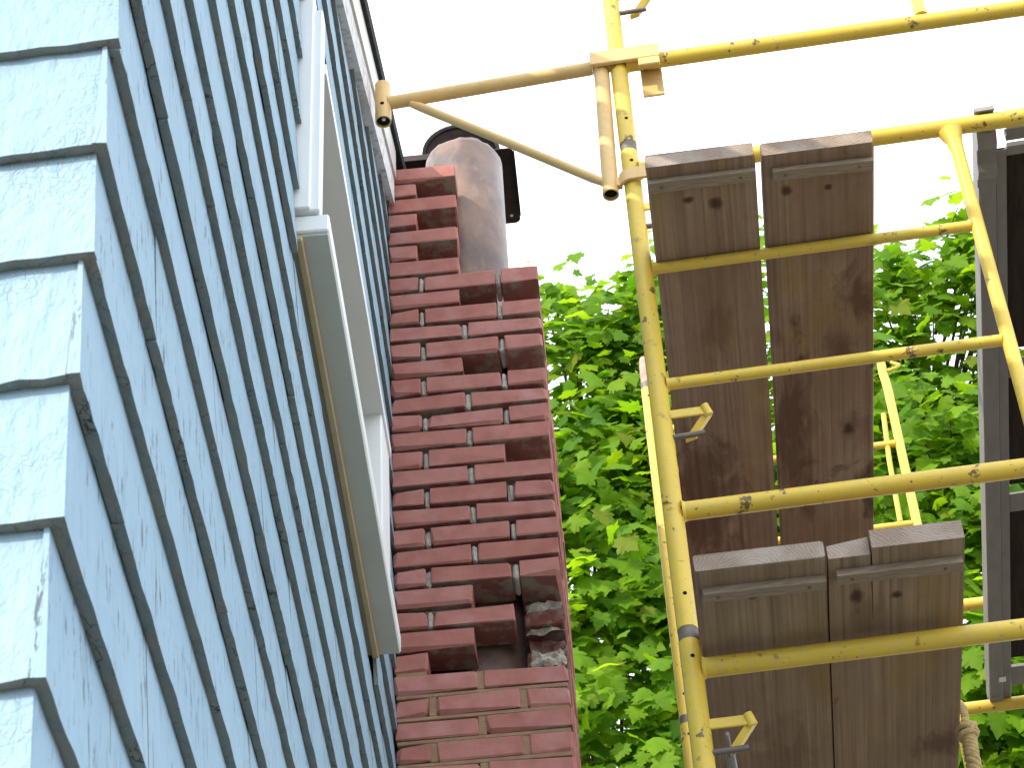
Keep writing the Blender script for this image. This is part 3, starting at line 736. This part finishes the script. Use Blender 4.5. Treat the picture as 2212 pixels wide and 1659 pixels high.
plank('scaffold_plank', 'lower left wooden plank with curved growth rings on its end', 5.8, (-.027, 3.585, ZL), .258, LN, .042, pC, m_endgrain('end_grain_c', -.02, -.03, (2,7,1)), (.012,.256,.050,.034,.02,.002))
def split(m, wd, ln, th):                          # right lower plank: split at its end, the left piece a little shorter and rounded
    cx = .088; y0 = .26
    lo = [(0,.016),(.006,.020),(cx-.004,.004)]
    def blk(x0, x1, xa, xb, ys, tops, mat):
        # x0..x1 at the end, xa..xb where the crack closes
        N = 5
        for i in range(N):
            p, q = ys+(y0-ys)*i/N, ys+(y0-ys)*(i+1)/N; k, l = i/N, (i+1)/N
            X0, X1, Y0, Y1 = x0+(xa-x0)*k, x1+(xb-x1)*k, x0+(xa-x0)*l, x1+(xb-x1)*l
            tp, tq = th-tops*(1-k)**3, th-tops*(1-l)**3
            vs = [(X0,p,0),(X1,p,0),(Y1,q,0),(Y0,q,0),(X0,p,tp),(X1,p,th),(Y1,q,th),(Y0,q,tq)]
            m.add(vs, [(0,3,2,1),(4,5,6,7),(1,2,6,5),(3,0,4,7)], 0)
            if i == 0: m.add(vs, [(0,1,5,4)], 1)
            if i == N-1: pass
    blk(.002, cx-.0035, 0, cx, .020, .012, 0); blk(cx, wd-.002, cx, wd, .0, .0, 0)
    m.hexa([(0,y0,0),(wd,y0,0),(wd,ln,0),(0,ln,0),(0,y0,th),(wd,y0,th),(wd,ln,th),(0,ln,th)], 0)
plank('scaffold_plank', 'lower right wooden plank with a split in its weathered end', 5.8, (.2345, 3.578, ZL), .271, LN, .044, pD, m_endgrain('end_grain_d', .13, .16, (6,3,2)), (.016,.264,.052,.036,.02,.0), split)
# aluminium walkboard hooked over the near and far ledgers
WAZ = 6.95
wk = thing('walkboard', 'grey framed scaffold walkboard with dark plywood, seen from below at far right', 'walkboard', SF.w(.803, 3.885, 4.268), -rad(WAZ))
WL = 2.46
def wpart2(name, mat, a, b, bev=.002, p=wk):
    q = MB(); q.bbox(a, b, bev); o = q.build(name, mat, p); return o
for x0, sg in ((0, 1), (.52, -1)):
    xs = lambda a, b: (x0+min(sg*a, sg*b), x0+max(sg*a, sg*b))
    a, b = xs(0, .043); wpart2('side_rail', ALU, (a, .02, 0), (b, WL, .006))
    a, b = xs(0, .004); wpart2('rail_web', ALU, (a, .02, .0062), (b, WL, .09), .001)
    a, b = xs(.0435, .072); wpart2('inner_flange', ALU, (a, .075, .012), (b, WL+.075, .0175))
    a, b = xs(.0436, .0475); wpart2('rail_web', ALU, (a, .08, .0178), (b, WL, .075), .001)
    # hook casting with its stepped foot
    a, b = xs(-.004, .044); q = MB()
    prof = [(-.010,.03),(-.006,-.006),(.022,-.018),(.045,-.012),(.05,-.001),(.095,-.004),(.11,-.020),(.14,-.014),(.15,-.001),(.18,-.001),(.18,.03),(-.010,.036),(-.058,.034),(-.066,.012),(-.061,.012),(-.060,.024)]
    q.prism(prof, 0, a, b); q.build('hook', ALU, wk)
    a, b = xs(0, .044); q = MB(); prof2 = [(WL+.07,.03),(WL+.07,.07),(WL+.0,.072),(WL,.0),(WL+.02,-.004),(WL+.03,.03)]
    q.prism([(y, z) for y, z in prof2], 0, a, b); q.build('hook', ALU, wk)
for k, (y0, y1) in enumerate(((.008,.058),(.072,.108),(.86,.945),(1.45,1.54),(2.33,2.44))):
    wpart2('cross_rail', ALU, (.0725, y0, .014), (.4475, y0+.028, .0205)); wpart2('cross_rail', ALU, (.0725, y0+.030, .022), (.4475, y1, .050))
wpart2('end_strip', WHITE, (.0727, .060, .018), (.4473, .0975, .0215))
for y0, y1 in ((.110,.858),(.947,1.448),(1.542,2.328)):
    wpart2('plywood_panel', PLY, (.049, y0, .052), (.471, y1, .062))
wpart2('plywood_panel', PLY, (.049, -.012, .052), (.471, .034, .062))
wpart2('tape_patch', WHITE, (.030, WL-.11, -.0035), (.052, WL-.085, -.0005), .0005)
# grey cross brace on the lower pin
cb = SF.thing('cross_brace', 'grey flattened end of a scaffold cross brace on the lowest left pin', 'brace', (0, S0, 2.547)); 
m = MB(); A = Vector((-.005,-.014,.022)); D = Vector((.03, 2.2, -1.25)).normalized()
m.tube([A, A+D*.045], [.009,.0095], 12, squash=.45); m.tube([A+D*.045, A+D*.075, A+D*2.6], [.0095,.0105,.0105], 14); m.build('tube', GREYM, cb)
# rope with a knot hanging beside the lower planks
rp = SF.thing('rope', 'knotted tan twisted rope hanging beside the lower planks', 'rope', (.507, 4.25, 2.785)); RB = Vector((.507, 4.25, 2.785))
def strand_path(pts, r, ph, turns):
    out = []; N = 90
    P = [Vector(p) for p in pts]; L = len(P)-1
    for i in range(N+1):
        t = i/N*L; k = min(int(t), L-1); f = t-k; p = P[k].lerp(P[k+1], f)
        a = ph+turns*2*math.pi*i/N; out.append(p+Vector((r*math.cos(a), r*math.sin(a), 0)))
    return out
def rope_bits(m, pts, r, turns):
    for k in range(3): m.tube(strand_path(pts, r*.52, k*2*math.pi/3, turns), r*.56, 7)

m = MB()
rope_bits(m, [Vector(p)-RB for p in ((.42,4.33,2.842),(.47,4.28,2.846),(.503,4.256,2.862),(.510,4.25,2.84),(.508,4.25,2.80))], .0085, 9)
m2 = MB()
rope_bits(m2, [Vector(p)-RB for p in ((.509,4.25,2.775),(.506,4.252,2.72),(.504,4.255,2.62),(.500,4.26,2.40))], .0165, 6)
m.build('rope_end', ROPE, rp); m2.build('rope_tail', ROPE, rp)
m = MB()
for k, (tilt, zz, rr) in enumerate(((.5,.010,.017),(-.4,-.004,.0185),(.15,-.016,.016))):
    pts = []
    for i in range(17):
        a = 2*math.pi*i/16; pts.append((rr*math.cos(a), rr*.9*math.sin(a), zz+tilt*rr*math.sin(a+k)))
    m.tube(pts, .0085, 8)
m.tube([(-.006,-.012,.016),(.012,-.017,.0),(.004,-.012,-.018)], .008, 8); m.build('knot', ROPE, rp)

# ------------------------------------------------------------------ maples
OUT = [(0,0),(.07,-.07),(.20,-.11),(.26,-.03),(.43,-.03),(.38,.10),(.355,.18),(.46,.22),(.56,.40),(.44,.41),(.44,.55),(.33,.52),(.25,.50),(.27,.64),(.175,.69),(.12,.79),(.0,.97)]
HALF_OUT = np.array(OUT); LEFT = HALF_OUT[1:-1][::-1].copy(); LEFT[:,0] *= -1
OUTL = np.vstack([HALF_OUT, LEFT])             # closed outline
NO = len(OUTL); LV = np.vstack([OUTL, [[0, .30]]])
LF = [(NO, i, (i+1) % NO) for i in range(NO)]
rng = np.random.default_rng(11)
def leaf_verts(pos, nrm, tip, size, fold, droop):
    t = tip-nrm*np.dot(tip, nrm); t /= np.linalg.norm(t)+1e-9; s = np.cross(t, nrm)
    x = LV[:,0]; y = LV[:,1]-.05
    z = -fold*np.abs(x)*1.0 - droop*(y**2)*.8 + .10*np.sin(9*x+3*y)*np.abs(x)
    return pos + size*(np.outer(x, s)+np.outer(y, t)+np.outer(z, nrm))
def make_tree(label, base, trunk_pts, crown, n_clusters, seed, tops):
    r_ = np.random.default_rng(seed)
    t = thing('maple_tree', label, 'tree', base, 0, 'leafy maples behind the scaffold'); base = np.array(base)
    # trunk and limbs
    m = MB(); tp = [Vector(p) for p in trunk_pts]; N = len(tp)
    rad_ = [.11*(1-i/(N-1))+.018 for i in range(N)]; m.tube([p-Vector(base) for p in tp], rad_, 12); m.build('trunk', BARK, t)
    cen, rr = np.array(crown[0], float), np.array(crown[1], float)
    P, Nn, T, Sz, Tint = [], [], [], [], []
    br_m = MB(); nlimb = 0
    tips = []
    for i in range(n_clusters):
        d = r_.normal(size=3); d /= np.linalg.norm(d)
        if d[1] > .35: d[1] *= -1               # most of the foliage on the side that faces the scaffold
        lump = 1+.13*math.sin(5*d[0]+3*d[2]+seed)+.10*math.sin(11*d[2]+7*d[0]+2*seed)
        rad = (r_.uniform(.50, 1.0)**.6)*lump
        tips.append((cen+d*rr*rad, d))
    for (p, rx) in tops: 
        for k in range(12): tips.append((np.array(p)+r_.normal(size=3)*np.array(rx), np.array([0,-.7,.5])))
    for i, (p, d) in enumerate(tips):
        # a twig from the crown's inside to the cluster
        if i % 2 == 0:
            axis = np.array(trunk_pts[-1])*0; k = np.clip((p[2]-.7-trunk_pts[1][2])/(trunk_pts[-1][2]-trunk_pts[1][2]), 0, 1)
            q = np.array(trunk_pts[1])*(1-k)+np.array(trunk_pts[-1])*k
            q = q + (p-q)*r_.uniform(.25,.55); mid = (p+q)/2+np.array([0,0,.06])
            br_m.tube([Vector(q-base), Vector(mid-base), Vector(p-base)], [.012,.008,.003], 5)
        out = d/np.linalg.norm(d)
        for j in range(int(r_.integers(12, 19))):
            off = r_.normal(size=3)*np.array([.125,.13,.12]); P.append(p+off)
            nn = out*np.array([.55,.7,.3])+np.array([-.05,-.38,.60])+r_.normal(size=3)*.46
            nn /= np.linalg.norm(nn); Nn.append(nn)
            tpd = out*np.array([.6,.5,.2])+np.array([0,-.25,-.75])+r_.normal(size=3)*.5; T.append(tpd)
            Sz.append(r_.choice([.075,.10,.12,.135,.155])*r_.uniform(.85,1.12)); Tint.append(np.clip(r_.normal(.55,.23),0,1))
    P = np.array(P); n = len(P)
    V = [leaf_verts(P[i], Nn[i], T[i], Sz[i], r_.uniform(-.1,.45), r_.uniform(.0,.5)) for i in range(n)]
    br_m.build('branches', TWIG, t)['kind'] = 'stuff'
    # the leaves that show largest stand singly, the rest are one mass
    score = []
    for i in range(n):
        fx, fy = project(P[i]); inside = (0 < fx < 1) and (0 < fy < 1)
        d = np.linalg.norm(P[i]-np.array([0,0,CAMZ])); score.append(Sz[i]/d*(1 if inside else 0)*(1+.8*(P[i][1] < cen[1]-rr[1]*.5)))
    order = np.argsort(score)[::-1]; single = set(order[:290].tolist())
    def leaf_mesh(name, ids, par, off):
        me = bpy.data.meshes.new(name); vs = np.vstack([V[i] for i in ids])-off
        nv = NO+1; fs = np.array(LF); F = (fs[None]+np.arange(len(ids))[:,None,None]*nv).reshape(-1,3)
        me.vertices.add(len(vs)); me.vertices.foreach_set('co', vs.ravel())
        me.loops.add(F.size); me.loops.foreach_set('vertex_index', F.ravel())
        me.polygons.add(len(F)); me.polygons.foreach_set('loop_start', np.arange(0, F.size, 3)); me.polygons.foreach_set('loop_total', np.full(len(F), 3))
        me.polygons.foreach_set('use_smooth', np.ones(len(F), bool))
        a = me.attributes.new('tint', 'FLOAT', 'POINT'); a.data.foreach_set('value', np.repeat([Tint[i] for i in ids], nv).astype(float))
        me.materials.append(LEAF); me.update(); me.validate()
        o = bpy.data.objects.new(name, me); C.objects.link(o); o.parent = par; o.location = off-base if par else off
        return o
    for i in single: leaf_mesh('leaf', [i], t, P[i])
    rest = [i for i in range(n) if i not in single]
    leaf_mesh('foliage', rest, t, cen)['kind'] = 'stuff'
    return n
Z = CAMZ
nl = make_tree('leafy green maple between the brick chimney and the left scaffold leg', (.36, 10.4, 0),
    [(.36,10.4,0),(.36,10.4,3.2),(.38,10.3,Z+5.6),(.33,10.35,Z+8.0),(.40,10.3,Z+9.6)],
    ((.50, 10.4, Z+7.0), (1.15, 1.1, 2.7)), 820, 3,
    [((.36,9.9,Z+9.72),(.10,.1,.13)),((.42,9.9,Z+9.45),(.14,.1,.10)),((.86,9.9,Z+9.85),(.07,.1,.2)),((.80,9.9,Z+9.45),(.12,.1,.2)),((.95,9.9,Z+9.5),(.12,.1,.3))])
nl += make_tree('leafy green maple at the right, behind the planks and the walkboard', (2.33, 10.7, 0),
    [(2.33,10.7,0),(2.34,10.7,3.6),(2.36,10.6,Z+6.6),(2.45,10.6,Z+8.2),(2.55,10.5,Z+9.9)],
    ((2.35, 10.6, Z+7.15), (1.35, 1.15, 2.7)), 960, 8,
    [((2.86,10.0,Z+10.22),(.08,.1,.07)),((2.46,10.0,Z+9.92),(.04,.1,.06)),((2.78,10.0,Z+9.75),(.2,.1,.12)),((3.0,10.0,Z+9.7),(.12,.1,.2)),((2.3,10.0,Z+9.5),(.2,.1,.12)),((1.75,10.,Z+9.9),(.2,.1,.2))])
print('leaves', nl, 'objects', len(bpy.data.objects))
